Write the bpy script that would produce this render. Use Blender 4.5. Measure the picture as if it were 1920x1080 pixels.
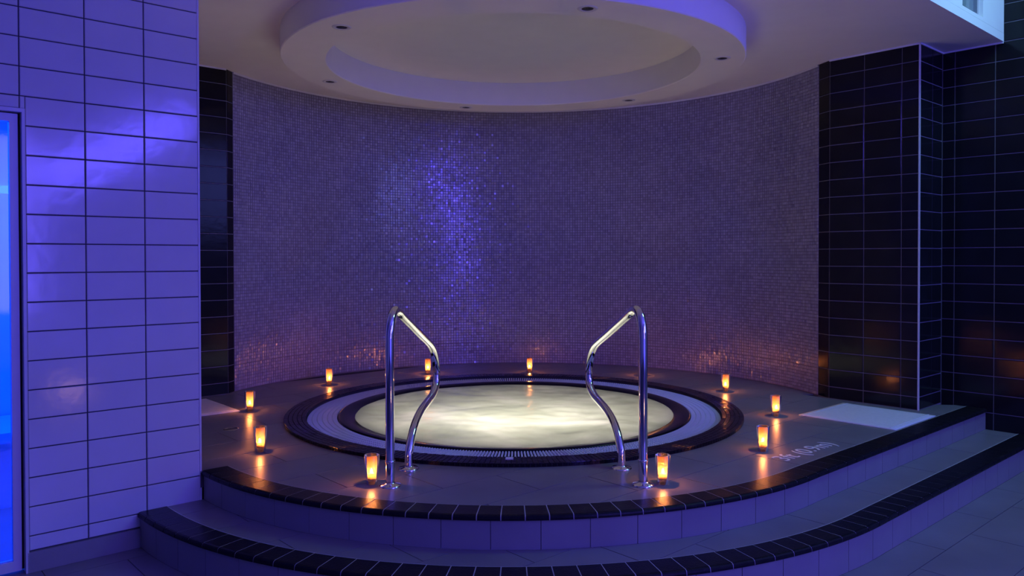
import bpy, bmesh, math, random
from mathutils import Vector, Matrix
random.seed(7)
for o in list(bpy.data.objects): bpy.data.objects.remove(o, do_unlink=True)
scene = bpy.context.scene
COL = scene.collection

# ---------------------------------------------------------------- frame of reference
# world: camera above the origin looking along +Y, z = 0 is the top of the raised deck.
# the room's own axes (walls) are turned: U runs along the white wall, V across it.
TH = 0.83377
U = Vector((math.sin(TH), math.cos(TH), 0)); V = Vector((-math.cos(TH), math.sin(TH), 0)); Z = Vector((0, 0, 1))
def W(u, v, z=0.0): return U*u + V*v + Z*z
CX, CY = -0.0638, 5.9806                      # centre of the round pool
CU, CV = 3.9723, 4.4713                       # the same in u, v
ZS, ZF = -0.156, -0.335                       # top of the step, floor
ZC = 2.757                                    # soffit above the pool
def uv_of(x, y): return x*U.x+y*U.y, x*V.x+y*V.y

# ---------------------------------------------------------------- camera
F_PX, PX, PY, PITCH, ROLL = 1470.53, 979.85, 503.21, 0.0130, -0.00175
cam = bpy.data.cameras.new('camera'); camo = bpy.data.objects.new('camera', cam); COL.objects.link(camo)
fw = Vector((0, math.cos(PITCH), -math.sin(PITCH))); up = Vector((0, math.sin(PITCH), math.cos(PITCH))); rt = Vector((1, 0, 0))
rt2 = rt*math.cos(ROLL)+up*math.sin(ROLL); up2 = up*math.cos(ROLL)-rt*math.sin(ROLL)
camo.matrix_world = Matrix(((rt2.x, up2.x, -fw.x, 0), (rt2.y, up2.y, -fw.y, 0), (rt2.z, up2.z, -fw.z, 1.15), (0, 0, 0, 1)))
cam.sensor_width = 36; cam.lens = F_PX/1920*36
cam.shift_x = -(PX-960)/1920; cam.shift_y = (PY-540)/1920
cam.clip_start = 0.05; cam.clip_end = 60
scene.camera = camo

# ---------------------------------------------------------------- world, lamps, exposure
vs = scene.view_settings
vs.view_transform = 'Standard'; vs.look = 'None'; vs.gamma = 1.0; vs.use_curve_mapping = False; vs.exposure = 0.0
world = bpy.data.worlds.new('world'); scene.world = world; world.use_nodes = True
world.node_tree.nodes['Background'].inputs[0].default_value = (0.05, 0.09, 0.35, 1)
world.node_tree.nodes['Background'].inputs[1].default_value = 0.05

def area(name, loc, target, sx, sy, power, col, spread=180, twist=0.0):
    l = bpy.data.lights.new(name, 'AREA'); l.shape = 'RECTANGLE'; l.size = sx; l.size_y = sy
    l.energy = power; l.color = col; l.spread = math.radians(spread)
    o = bpy.data.objects.new(name, l); COL.objects.link(o)
    d = (Vector(target)-Vector(loc)).normalized()
    o.matrix_world = Matrix.Translation(Vector(loc)) @ d.to_track_quat('-Z', 'Y').to_matrix().to_4x4() @ Matrix.Rotation(twist, 4, 'Z')
    return o
# blue wash lamps on the room's rear wall, daylight from the roof light and the high window on the right
area('blue_wall_lamp', W(3.25, -3.4, 2.72), W(3.1, 4.3, 1.2), 2.1, 0.42, 90, (0.10, 0.07, 1.0), twist=0.5)
area('blue_wall_lamp', W(1.85, -3.4, 1.6), W(2.6, 4.3, 1.0), 0.7, 2.3, 92, (0.12, 0.085, 1.0))
area('blue_fill_uplight', W(1.2, -2.9, -0.2), W(1.2, -3.6, 1.6), 5.0, 0.15, 80, (0.10, 0.08, 1.0))  # added unseen uplight: turns the rear wall into soft blue fill
area('window_daylight', W(6.45, -2.0, 2.6), W(1.6, 4.3, 0.2), 2.6, 1.7, 70, (0.17, 0.20, 1.0))
area('roof_light_daylight', W(5.6, 0.75, 3.85), W(5.8, 1.4, 0), 1.3, 0.8, 34, (0.28, 0.76, 0.66))
# lamp under the water
area('underwater_lamp', (CX+0.03, CY-0.42, -0.60), (CX+0.05, CY-0.35, 1), 1.0, 1.0, 33, (1.0, 0.93, 0.86))
l_ = bpy.data.lights.new('floor_candle_light', 'POINT'); l_.energy = 4; l_.color = (1.0, 0.5, 0.25); l_.shadow_soft_size = 0.06
lo_ = bpy.data.objects.new('floor_candle_light', l_); COL.objects.link(lo_); lo_.location = W(2.0, -0.65, ZF+0.1)

# ---------------------------------------------------------------- helpers
def link(name, mesh, mat=None, parent=None, mw=None):
    o = bpy.data.objects.new(name, mesh); COL.objects.link(o)
    if mat is not None and mesh is not None and len(mesh.materials) == 0: mesh.materials.append(mat)
    if parent is not None: o.parent = parent
    if mw is not None: o.matrix_basis = mw
    return o
def mesh_of(name, verts, faces, mat=None, smooth=False):
    m = bpy.data.meshes.new(name); m.from_pydata([tuple(v) for v in verts], [], faces); m.update()
    if smooth:
        for p in m.polygons: p.use_smooth = True
    if mat: m.materials.append(mat)
    return m
def bm_mesh(name, bm, mat=None, smooth=False):
    bmesh.ops.recalc_face_normals(bm, faces=bm.faces)
    m = bpy.data.meshes.new(name); bm.to_mesh(m); bm.free()
    if smooth:
        for p in m.polygons: p.use_smooth = True
    if mat: m.materials.append(mat)
    return m
def empty(name, loc=(0, 0, 0), rz=0.0):
    o = bpy.data.objects.new(name, None); COL.objects.link(o); o.location = loc; o.rotation_euler = (0, 0, rz)
    o.empty_display_size = 0.1
    return o
def tag(o, label=None, cat=None, group=None, kind=None):
    if label: o['label'] = label
    if cat: o['category'] = cat
    if group: o['group'] = group
    if kind: o['kind'] = kind
    return o
def prism(verts, faces, pts, z0, z1):
    """append a vertical prism over the (x, y) polygon pts"""
    n = len(pts); b = len(verts)
    verts += [(p[0], p[1], z0) for p in pts]+[(p[0], p[1], z1) for p in pts]
    faces.append(tuple(b+n+i for i in range(n))); faces.append(tuple(b+n-1-i for i in range(n)))
    for i in range(n):
        j = (i+1) % n; faces.append((b+i, b+j, b+n+j, b+n+i))
def uvbox(name, u0, u1, v0, v1, z0, z1, mat, parent=None):
    vv, ff = [], []
    prism(vv, ff, [W(*q).xy for q in ((u0, v0), (u1, v0), (u1, v1), (u0, v1))], z0, z1)
    return link(name, mesh_of(name, vv, ff, mat), parent=parent)
def add_uvbox(vv, ff, u0, u1, v0, v1, z0, z1):
    prism(vv, ff, [W(*q).xy for q in ((u0, v0), (u1, v0), (u1, v1), (u0, v1))], z0, z1)
def lathe(profile, n=48, closed=False):
    """profile: (r, z) list -> verts, faces about the z axis"""
    vv, ff = [], []
    for (r, z) in profile:
        for k in range(n):
            a = 2*math.pi*k/n; vv.append((r*math.cos(a), r*math.sin(a), z))
    m = len(profile)
    for i in range(m if closed else m-1):
        i2 = (i+1) % m
        for k in range(n):
            k2 = (k+1) % n; ff.append((i*n+k, i*n+k2, i2*n+k2, i2*n+k))
    return vv, ff

# ---------------------------------------------------------------- materials
def nodes_of(name):
    m = bpy.data.materials.new(name); m.use_nodes = True
    nt = m.node_tree; return m, nt, nt.nodes['Principled BSDF'], nt.nodes['Material Output']
def N(nt, kind, **kw):
    n = nt.nodes.new(kind)
    for k, v in kw.items(): setattr(n, k, v)
    return n
def mat(name, col, rough=0.5, metal=0.0, spec=0.5, var=0.0, vscale=6.0, bump=0.0, bscale=40.0, island=0.0, rvar=0.0, coat=0.0):
    m, nt, b, out = nodes_of(name)
    b.inputs['Base Color'].default_value = (*col, 1); b.inputs['Roughness'].default_value = rough
    b.inputs['Metallic'].default_value = metal; b.inputs['Specular IOR Level'].default_value = spec
    if coat: b.inputs['Coat Weight'].default_value = coat; b.inputs['Coat Roughness'].default_value = 0.08
    tc = N(nt, 'ShaderNodeTexCoord'); geo = N(nt, 'ShaderNodeNewGeometry')
    src = geo.outputs['Position']
    if var or island:
        no = N(nt, 'ShaderNodeTexNoise'); no.inputs['Scale'].default_value = vscale; no.inputs['Detail'].default_value = 4
        nt.links.new(src, no.inputs['Vector'])
        f = no.outputs['Fac']; amt = var
        mr = N(nt, 'ShaderNodeMapRange'); mr.inputs['From Min'].default_value = 0.25; mr.inputs['From Max'].default_value = 0.75
        mr.inputs['To Min'].default_value = 1-amt; mr.inputs['To Max'].default_value = 1+amt
        nt.links.new(f, mr.inputs['Value']); val = mr.outputs['Result']
        if island:
            mi = N(nt, 'ShaderNodeMapRange'); mi.inputs['To Min'].default_value = 1-island; mi.inputs['To Max'].default_value = 1+island
            nt.links.new(geo.outputs['Random Per Island'], mi.inputs['Value'])
            mm = N(nt, 'ShaderNodeMath', operation='MULTIPLY'); nt.links.new(val, mm.inputs[0]); nt.links.new(mi.outputs['Result'], mm.inputs[1]); val = mm.outputs[0]
        mx = N(nt, 'ShaderNodeVectorMath', operation='SCALE'); mx.inputs[0].default_value = col
        nt.links.new(val, mx.inputs['Scale']); nt.links.new(mx.outputs[0], b.inputs['Base Color'])
    if rvar:
        no = N(nt, 'ShaderNodeTexNoise'); no.inputs['Scale'].default_value = 9; nt.links.new(src, no.inputs['Vector'])
        mr = N(nt, 'ShaderNodeMapRange'); mr.inputs['To Min'].default_value = max(0.02, rough-rvar); mr.inputs['To Max'].default_value = rough+rvar
        nt.links.new(no.outputs['Fac'], mr.inputs['Value']); nt.links.new(mr.outputs['Result'], b.inputs['Roughness'])
    if bump:
        no = N(nt, 'ShaderNodeTexNoise'); no.inputs['Scale'].default_value = bscale; no.inputs['Detail'].default_value = 3
        nt.links.new(src, no.inputs['Vector'])
        bp = N(nt, 'ShaderNodeBump'); bp.inputs['Strength'].default_value = bump; bp.inputs['Distance'].default_value = 0.01
        nt.links.new(no.outputs['Fac'], bp.inputs['Height']); nt.links.new(bp.outputs['Normal'], b.inputs['Normal'])
    return m
M = {}
M['white_tile'] = mat('white_tile', (0.64, 0.64, 0.66), 0.13, var=0.03, bump=0.06, bscale=14)
M['dark_grout'] = mat('dark_grout', (0.05, 0.05, 0.07), 0.9, var=0.1)
M['black_tile'] = mat('black_tile', (0.010, 0.010, 0.014), 0.15, spec=0.22, var=0.2, bump=0.08, bscale=16)
M['grey_grout'] = mat('grey_grout', (0.27, 0.26, 0.28), 0.85, var=0.1, vscale=12)
M['mosaic'] = mat('mosaic', (0.36, 0.35, 0.44), 0.22, spec=1.0, var=0.10, vscale=2.2, island=0.16)
def vary_rough(m, lo, hi, power):
    nt = m.node_tree; geo = N(nt, 'ShaderNodeNewGeometry'); pw = N(nt, 'ShaderNodeMath', operation='POWER'); pw.inputs[1].default_value = power
    fr = N(nt, 'ShaderNodeMath', operation='MULTIPLY'); fr.inputs[1].default_value = 7.31; fc = N(nt, 'ShaderNodeMath', operation='FRACT')
    nt.links.new(geo.outputs['Random Per Island'], fr.inputs[0]); nt.links.new(fr.outputs[0], fc.inputs[0]); nt.links.new(fc.outputs[0], pw.inputs[0])
    mr = N(nt, 'ShaderNodeMapRange'); mr.inputs['To Min'].default_value = lo; mr.inputs['To Max'].default_value = hi
    nt.links.new(pw.outputs[0], mr.inputs['Value']); nt.links.new(mr.outputs['Result'], nt.nodes['Principled BSDF'].inputs['Roughness'])
vary_rough(M['mosaic'], 0.08, 0.27, 0.35)
M['mosaic_grout'] = mat('mosaic_grout', (0.20, 0.18, 0.21), 0.9, var=0.1)
M['plaster'] = mat('plaster', (0.85, 0.83, 0.81), 0.75, var=0.02, bump=0.02, bscale=60)
M['stone'] = mat('stone', (0.22, 0.205, 0.21), 0.32, spec=0.38, var=0.12, vscale=3, bump=0.015, bscale=70, rvar=0.03)
M['stone_grout'] = mat('stone_grout', (0.07, 0.065, 0.07), 0.9, var=0.1)
M['riser'] = mat('riser', (0.26, 0.25, 0.26), 0.42, var=0.08, vscale=4, bump=0.015, bscale=60)
M['nosing'] = mat('nosing', (0.012, 0.0115, 0.015), 0.30, spec=0.13, var=0.25, vscale=30, bump=0.15, bscale=140)
M['nosing_grout'] = mat('nosing_grout', (0.55, 0.54, 0.57), 0.85, var=0.1)
M['coping_tile'] = mat('coping_tile', (0.009, 0.008, 0.013), 0.16, spec=0.18, var=0.2, island=0.5)
M['coping_grout'] = mat('coping_grout', (0.03, 0.027, 0.04), 0.8, var=0.1)
M['grate'] = mat('grate', (0.86, 0.86, 0.88), 0.45, var=0.03)
M['gutter'] = mat('gutter', (0.10, 0.10, 0.12), 0.6, var=0.1)
M['basin'] = mat('basin', (0.75, 0.76, 0.70), 0.5, var=0.05)
M['chrome'] = mat('chrome', (0.86, 0.86, 0.88), 0.07, metal=1.0, var=0.02)
M['steel'] = mat('steel', (0.62, 0.62, 0.65), 0.25, metal=1.0, var=0.04)
M['white_metal'] = mat('white_metal', (0.66, 0.66, 0.69), 0.35, var=0.02)
M['towel'] = mat('towel', (0.80, 0.80, 0.82), 0.95, var=0.05, vscale=40, bump=0.6, bscale=260)
M['skirting'] = mat('skirting', (0.26, 0.25, 0.26), 0.4, var=0.1, bump=0.05, bscale=50)
M['paint'] = mat('paint', (0.80, 0.80, 0.80), 0.6, var=0.04)
M['black_hole'] = mat('black_hole', (0.006, 0.006, 0.007), 0.4, var=0.1)
M['wax'] = mat('wax', (0.85, 0.78, 0.66), 0.5, var=0.03)
M['tin'] = mat('tin', (0.55, 0.53, 0.50), 0.3, metal=1.0, var=0.03)
M['wick'] = mat('wick', (0.03, 0.02, 0.02), 0.9, var=0.1)
M['dark_wall'] = mat('dark_wall', (0.6, 0.6, 0.64), 0.6, var=0.06)
M['grey_pane'] = mat('grey_pane', (0.22, 0.27, 0.28), 0.08, var=0.05)
M['rubber'] = mat('rubber', (0.02, 0.02, 0.025), 0.6, var=0.1)
M['cabin'] = mat('cabin', (0.70, 0.72, 0.76), 0.4, var=0.04)
def emit_mat(name, col, s):
    m, nt, b, out = nodes_of(name); nt.nodes.remove(b)
    e = N(nt, 'ShaderNodeEmission'); e.inputs[0].default_value = (*col, 1); e.inputs[1].default_value = s
    nt.links.new(e.outputs[0], out.inputs[0]); return m
M['flame'] = emit_mat('flame', (1.0, 0.80, 0.50), 40)
M['led'] = emit_mat('led', (0.02, 0.30, 1.0), 1.6)
def glass_mat(name, tint, frost, a_diff, rough):
    m, nt, b, out = nodes_of(name); nt.nodes.remove(b)
    t = N(nt, 'ShaderNodeBsdfTransparent'); t.inputs[0].default_value = (*tint, 1)
    d = N(nt, 'ShaderNodeBsdfTranslucent'); d.inputs[0].default_value = (*frost, 1)
    no = N(nt, 'ShaderNodeTexNoise'); no.inputs['Scale'].default_value = 220
    g = N(nt, 'ShaderNodeBsdfGlossy'); g.inputs['Roughness'].default_value = rough; g.inputs[0].default_value = (1, 1, 1, 1)
    bp = N(nt, 'ShaderNodeBump'); bp.inputs['Strength'].default_value = 0.05; nt.links.new(no.outputs['Fac'], bp.inputs['Height']); nt.links.new(bp.outputs[0], g.inputs['Normal'])
    mx = N(nt, 'ShaderNodeMixShader'); mx.inputs[0].default_value = a_diff
    nt.links.new(t.outputs[0], mx.inputs[1]); nt.links.new(d.outputs[0], mx.inputs[2])
    fr = N(nt, 'ShaderNodeFresnel'); fr.inputs[0].default_value = 1.45
    mx2 = N(nt, 'ShaderNodeMixShader'); nt.links.new(fr.outputs[0], mx2.inputs[0])
    nt.links.new(mx.outputs[0], mx2.inputs[1]); nt.links.new(g.outputs[0], mx2.inputs[2])
    nt.links.new(mx2.outputs[0], out.inputs[0]); return m
M['votive'] = glass_mat('votive', (1.0, 0.74, 0.52), (0.30, 0.135, 0.05), 0.46, 0.25)
M['votive_base'] = glass_mat('votive_base', (1.0, 0.80, 0.66), (1.0, 0.62, 0.42), 0.3, 0.08)
M['pane'] = glass_mat('pane', (0.75, 0.85, 1.0), (0.75, 0.85, 1.0), 0.03, 0.03)
def water_mat():
    m, nt, b, out = nodes_of('water'); nt.nodes.remove(b)
    geo = N(nt, 'ShaderNodeNewGeometry')
    mp = N(nt, 'ShaderNodeMapping'); mp.inputs['Scale'].default_value = (1.1, 1.1, 1.0); mp.inputs['Rotation'].default_value = (0, 0, 0.35)
    nt.links.new(geo.outputs['Position'], mp.inputs[0])
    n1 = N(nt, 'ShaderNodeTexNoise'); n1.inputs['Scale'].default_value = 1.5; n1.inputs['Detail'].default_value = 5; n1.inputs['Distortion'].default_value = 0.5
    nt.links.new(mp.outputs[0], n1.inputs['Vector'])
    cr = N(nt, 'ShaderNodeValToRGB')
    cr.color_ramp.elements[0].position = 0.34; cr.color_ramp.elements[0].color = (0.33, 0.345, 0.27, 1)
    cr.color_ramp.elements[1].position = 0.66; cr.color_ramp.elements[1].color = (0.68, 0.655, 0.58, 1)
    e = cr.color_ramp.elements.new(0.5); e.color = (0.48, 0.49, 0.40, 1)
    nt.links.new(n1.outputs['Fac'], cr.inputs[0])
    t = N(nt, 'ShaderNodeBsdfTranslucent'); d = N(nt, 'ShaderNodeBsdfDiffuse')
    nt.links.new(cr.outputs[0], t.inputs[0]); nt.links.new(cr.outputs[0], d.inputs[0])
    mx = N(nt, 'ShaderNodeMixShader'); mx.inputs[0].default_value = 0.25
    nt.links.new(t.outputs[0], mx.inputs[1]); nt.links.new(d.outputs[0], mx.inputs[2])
    n2 = N(nt, 'ShaderNodeTexNoise'); n2.inputs['Scale'].default_value = 7; n2.inputs['Detail'].default_value = 3; nt.links.new(mp.outputs[0], n2.inputs['Vector'])
    bp = N(nt, 'ShaderNodeBump'); bp.inputs['Strength'].default_value = 0.35; bp.inputs['Distance'].default_value = 0.03; nt.links.new(n2.outputs['Fac'], bp.inputs['Height'])
    g = N(nt, 'ShaderNodeBsdfGlossy'); g.inputs['Roughness'].default_value = 0.22; nt.links.new(bp.outputs[0], g.inputs['Normal'])
    fr = N(nt, 'ShaderNodeFresnel'); fr.inputs[0].default_value = 1.25
    m2 = N(nt, 'ShaderNodeMixShader'); nt.links.new(fr.outputs[0], m2.inputs[0]); nt.links.new(mx.outputs[0], m2.inputs[1]); nt.links.new(g.outputs[0], m2.inputs[2])
    nt.links.new(m2.outputs[0], out.inputs[0]); return m
M['water'] = water_mat()

# ---------------------------------------------------------------- wall tiles (each its own object)
TILE_CACHE = {}
def tile_mesh(w, h, t, mt, name='tile'):
    key = (round(w, 4), round(h, 4), t, mt.name)
    if key not in TILE_CACHE:
        b = min(0.003, t*0.8)
        v = [(0, 0, 0), (w, 0, 0), (w, 0, h), (0, 0, h), (0, t-b, 0), (w, t-b, 0), (w, t-b, h), (0, t-b, h),
             (b, t, b), (w-b, t, b), (w-b, t, h-b), (b, t, h-b)]
        f = [(8, 11, 10, 9)]
        for i in range(4):
            j = (i+1) % 4
            f += [(i, i+4, j+4, j), (i+4, i+8, j+8, j+4)]
        TILE_CACHE[key] = mesh_of(name, v, f, mt)
    return TILE_CACHE[key]
def tile_plane(parent, origin, xdir, normal, xs, zs, mt, joint, t=0.006, skip=None, jit=0.0016):
    """tiles between the joint positions xs and zs of a flat wall; origin + xdir*x + z"""
    for i in range(len(xs)-1):
        for k in range(len(zs)-1):
            if skip and skip(0.5*(xs[i]+xs[i+1]), 0.5*(zs[k]+zs[k+1])): continue
            w = xs[i+1]-xs[i]-joint; h = zs[k+1]-zs[k]-joint
            if w < 0.004 or h < 0.004: continue
            p = origin+xdir*(xs[i]+joint/2)+Z*(zs[k]+joint/2)
            mw = Matrix(((xdir.x, normal.x, 0, p.x), (xdir.y, normal.y, 0, p.y), (0, 0, 1, p.z), (0, 0, 0, 1)))
            if jit:
                mw = mw @ Matrix.Translation((w/2, 0, h/2)) @ Matrix.Rotation(random.gauss(0, jit), 4, 'X') @ Matrix.Rotation(random.gauss(0, jit), 4, 'Z') @ Matrix.Translation((-w/2, 0, -h/2))
            link('tile', tile_mesh(w, h, t, mt), parent=parent, mw=mw)
def rows(z0, pitch, lo, hi):
    r = [lo]; k = math.ceil((lo+0.012-z0)/pitch)
    while z0+k*pitch < hi-0.012: r.append(z0+k*pitch); k += 1
    return r+[hi]

# white wall on the left, with the doorway of the steam cabin
WV = 4.31; WU = 1.553; WT = 3.0
vv, ff = [], []
add_uvbox(vv, ff, 0.752, WU-0.006, WV+0.006, WV+0.12, ZF, WT)
add_uvbox(vv, ff, -0.20, 0.752, WV+0.006, WV+0.12, 1.856, WT)
add_uvbox(vv, ff, -3.6, -0.20, WV+0.006, WV+0.12, ZF, WT)
wall_left = tag(link('wall_left', mesh_of('wall_left', vv, ff, M['dark_grout'])), 'white glossy tiled wall with dark joints left of the pool', kind='structure')
wx = [0.731-0.275*3, 0.731-0.275*2, 0.731-0.275, 0.731, 1.006, 1.280, 1.553]
wz = rows(-0.026, 0.1387, -0.235, WT)
tile_plane(wall_left, W(0, WV+0.006), U, -V, wx[3:4]+wx[4:], [z for z in wz if z > 1.83], M['white_tile'], 0.005)
tile_plane(wall_left, W(0, WV+0.006), U, -V, wx[:4], [1.856]+[z for z in wz if z > 1.87], M['white_tile'], 0.005)
tile_plane(wall_left, W(0, WV+0.006), U, -V, [0.752]+wx[4:], [z for z in wz if z < 1.93], M['white_tile'], 0.005)
tile_plane(wall_left, W(0, WV+0.006), U, -V, [0.731, 0.7535], [1.856, 1.9155], M['white_tile'], 0.003)
# tile-edge trim at the free end of the wall
vv, ff = [], []
add_uvbox(vv, ff, WU-0.004, WU+0.006, WV-0.002, WV+0.012, ZF, WT)
tag(link('trim_1', mesh_of('trim_1', vv, ff, M['white_metal'])), 'thin pale metal edge trim on the end of the white tiled wall', kind='structure')
vv, ff = [], []
add_uvbox(vv, ff, 1.40, WU-0.001, WV+0.121, 6.62, -0.02, ZC+0.02)
tag(link('wall_return', mesh_of('wall_return', vv, ff, M['plaster'])), 'plain side wall behind the white tiled wall', kind='structure')
# stone skirting
bl = tag(uvbox('baseboard_left', 0.745, 1.245, WV-0.012, WV+0.006, ZF, -0.238, M['skirting']), 'grey stone skirting at the foot of the white wall', kind='structure')

# door of the steam cabin
door = tag(empty('door_1', W(0.30, WV, ZF)), 'white framed glass door of the blue lit cabin', kind='structure')
def dpart(name, u0, u1, v0, v1, z0, z1, mt, parent=door):
    vv, ff = [], []; c = W(0.30, WV, ZF)
    prism(vv, ff, [(W(*q)-c).xy for q in ((u0, v0), (u1, v0), (u1, v1), (u0, v1))], z0-ZF, z1-ZF)
    return link(name, mesh_of(name, vv, ff, mt), parent=parent)
dpart('door_frame', 0.738, 0.751, WV-0.012, WV+0.10, ZF, 1.855, M['white_metal'])
dpart('door_frame', -0.199, 0.738, WV-0.012, WV+0.10, 1.838, 1.855, M['white_metal'])
dpart('door_frame', -0.199, -0.18, WV-0.012, WV+0.10, ZF, 1.838, M['white_metal'])
dpart('seal', 0.7272, 0.7378, WV+0.045, WV+0.07, ZF+0.01, 1.837, M['rubber'])
dpart('door_stile', 0.693, 0.727, WV+0.022, WV+0.062, ZF+0.012, 1.832, M['white_metal'])
dpart('seal', -0.18, 0.728, WV+0.045, WV+0.07, 1.8325, 1.8375, M['rubber'])
dpart('door_stile', -0.178, -0.13, WV+0.022, WV+0.062, ZF+0.012, 1.832, M['white_metal'])
dpart('door_rail', -0.13, 0.693, WV+0.022, WV+0.062, 1.796, 1.832, M['white_metal'])
dpart('door_rail', -0.13, 0.693, WV+0.022, WV+0.062, ZF+0.012, ZF+0.06, M['white_metal'])
dpart('glass_pane', -0.13, 0.693, WV+0.040, WV+0.046, ZF+0.06, 1.796, M['pane'])
# the cabin behind it
vv, ff = [], []
add_uvbox(vv, ff, -0.9, 1.39, 6.1, 6.16, ZF, 2.1)
add_uvbox(vv, ff, -0.96, -0.9, WV+0.13, 6.16, ZF, 2.1)
add_uvbox(vv, ff, 1.33, 1.39, WV+0.13, 6.1, ZF, 2.1)
add_uvbox(vv, ff, -0.9, 1.33, WV+0.13, 6.1, 2.04, 2.1)
cabw = tag(link('wall_cabin', mesh_of('wall_cabin', vv, ff, M['cabin'])), 'inner walls of the blue lit cabin behind the glass door', kind='structure')
led = tag(uvbox('led_strip', 0.3, 1.32, 6.085, 6.098, 1.58, 1.63, M['led']), 'glowing blue light strip on the cabin wall behind the glass door', 'light strip')
bench = tag(empty('cabin_bench', W(0.5, 5.75, ZF)), 'tiled bench along the blue cabin wall behind the glass door', 'bench')
c0 = W(0.5, 5.75, ZF)
for nm, a in (('seat_slab', (-0.85, 1.32, 5.45, 6.08, 0.40, 0.46)), ('bench_front', (-0.85, 1.32, 5.52, 6.08, 0.0, 0.40))):
    vv, ff = [], []
    prism(vv, ff, [(W(*q)-c0).xy for q in ((a[0], a[2]), (a[1], a[2]), (a[1], a[3]), (a[0], a[3]))], a[4], a[5])
    link(nm, mesh_of(nm, vv, ff, M['cabin']), parent=bench)
area('cabin_lamp', W(0.4, 5.1, 2.02), W(0.4, 5.1, 0), 1.2, 0.8, 150, (0.0, 0.055, 1.0))

# black tiled wall beside the pool on the right, its return, and the far wall
RU, JV, FU, SV = 6.157, 2.357, 6.598, 1.931
BZ0, BP = 0.0965, 0.1405
vv, ff = [], []
add_uvbox(vv, ff, RU+0.006, FU+0.25, JV+0.006, 3.062, -0.012, ZC+0.05)
wall_right = tag(link('wall_right', mesh_of('wall_right', vv, ff, M['grey_grout'])), 'black tiled wall with pale joints right of the mosaic', kind='structure')
bz = rows(BZ0, BP, 0.0, ZC)
tile_plane(wall_right, W(RU+0.006, 0), -V, -U, [-3.06, -2.777, -2.489, -JV], bz, M['black_tile'], 0.006)
tile_plane(wall_right, W(0, JV+0.006), U, -V, [RU, 6.40, FU], bz, M['black_tile'], 0.006)
vv, ff = [], []
add_uvbox(vv, ff, RU-0.003, RU+0.008, JV-0.003, JV+0.008, 0.0, ZC)
tag(link('trim_2', mesh_of('trim_2', vv, ff, M['white_metal'])), 'pale metal edge trim on the corner of the black tiled wall', kind='structure')
vv, ff = [], []
add_uvbox(vv, ff, FU+0.006, FU+0.2, -3.6, JV+0.006, ZF, 3.95)
wall_far = tag(link('wall_far_right', mesh_of('wall_far_right', vv, ff, M['grey_grout'])), 'black tiled wall at the right edge beside the steps', kind='structure')
fx = [-JV, -2.265, -1.985, -1.705, -1.425, -1.145, -0.865]
tile_plane(wall_far, W(FU+0.006, 0), -V, -U, fx, rows(0.1115, 0.1392, ZF, ZC), M['black_tile'], 0.006)
tile_plane(wall_far, W(FU+0.006, 0), -V, -U, [-SV]+fx[3:], rows(0.1115, 0.1392, ZC, 3.95), M['black_tile'], 0.006)
# black tiled wall on the left of the mosaic
LV = 6.62
vv, ff = [], []
add_uvbox(vv, ff, 1.40, 2.625, LV+0.006, LV+0.25, -0.012, ZC+0.05)
wall_bl = tag(link('wall_back_left', mesh_of('wall_back_left', vv, ff, M['grey_grout'])), 'black tiled wall with pale joints left of the mosaic', kind='structure')
tile_plane(wall_bl, W(0, LV+0.006), U, -V, [1.56, 1.77, 2.055, 2.34, 2.625], bz, M['black_tile'], 0.006)

# curved mosaic wall between two angled black tiles
EL = W(2.702, 6.682).xy; ER = W(6.222, 3.186).xy; MD = Vector((-0.04, 8.60))
def circum(a, b, c):
    ax, ay, bx, by, cx, cy = a[0], a[1], b[0], b[1], c[0], c[1]
    d = 2*(ax*(by-cy)+bx*(cy-ay)+cx*(ay-by))
    ux = ((ax*ax+ay*ay)*(by-cy)+(bx*bx+by*by)*(cy-ay)+(cx*cx+cy*cy)*(ay-by))/d
    uy = ((ax*ax+ay*ay)*(cx-bx)+(bx*bx+by*by)*(ax-cx)+(cx*cx+cy*cy)*(bx-ax))/d
    return Vector((ux, uy)), math.hypot(ax-ux, ay-uy)
MC, MR = circum(EL, ER, MD)
aL = math.atan2(EL.y-MC.y, EL.x-MC.x); aR = math.atan2(ER.y-MC.y, ER.x-MC.x)
if aL < 0: aL += 2*math.pi
nseg = 96
vv, ff = [], []
for k in range(nseg+1):
    a = aR+(aL-aR)*k/nseg
    for r in (MR+0.004, MR+0.12):
        for z in (-0.012, ZC+0.05): vv.append((MC.x+r*math.cos(a), MC.y+r*math.sin(a), z))
for k in range(nseg):
    a = k*4; b = a+4
    ff += [(a, a+1, b+1, b), (a+2, b+2, b+3, a+3), (a+1, a+3, b+3, b+1), (a, b, b+2, a+2)]
wall_niche = tag(link('wall_niche', mesh_of('wall_niche', vv, ff, M['mosaic_grout'])), 'curved wall of small grey mosaic tiles behind the pool', kind='structure')
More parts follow.
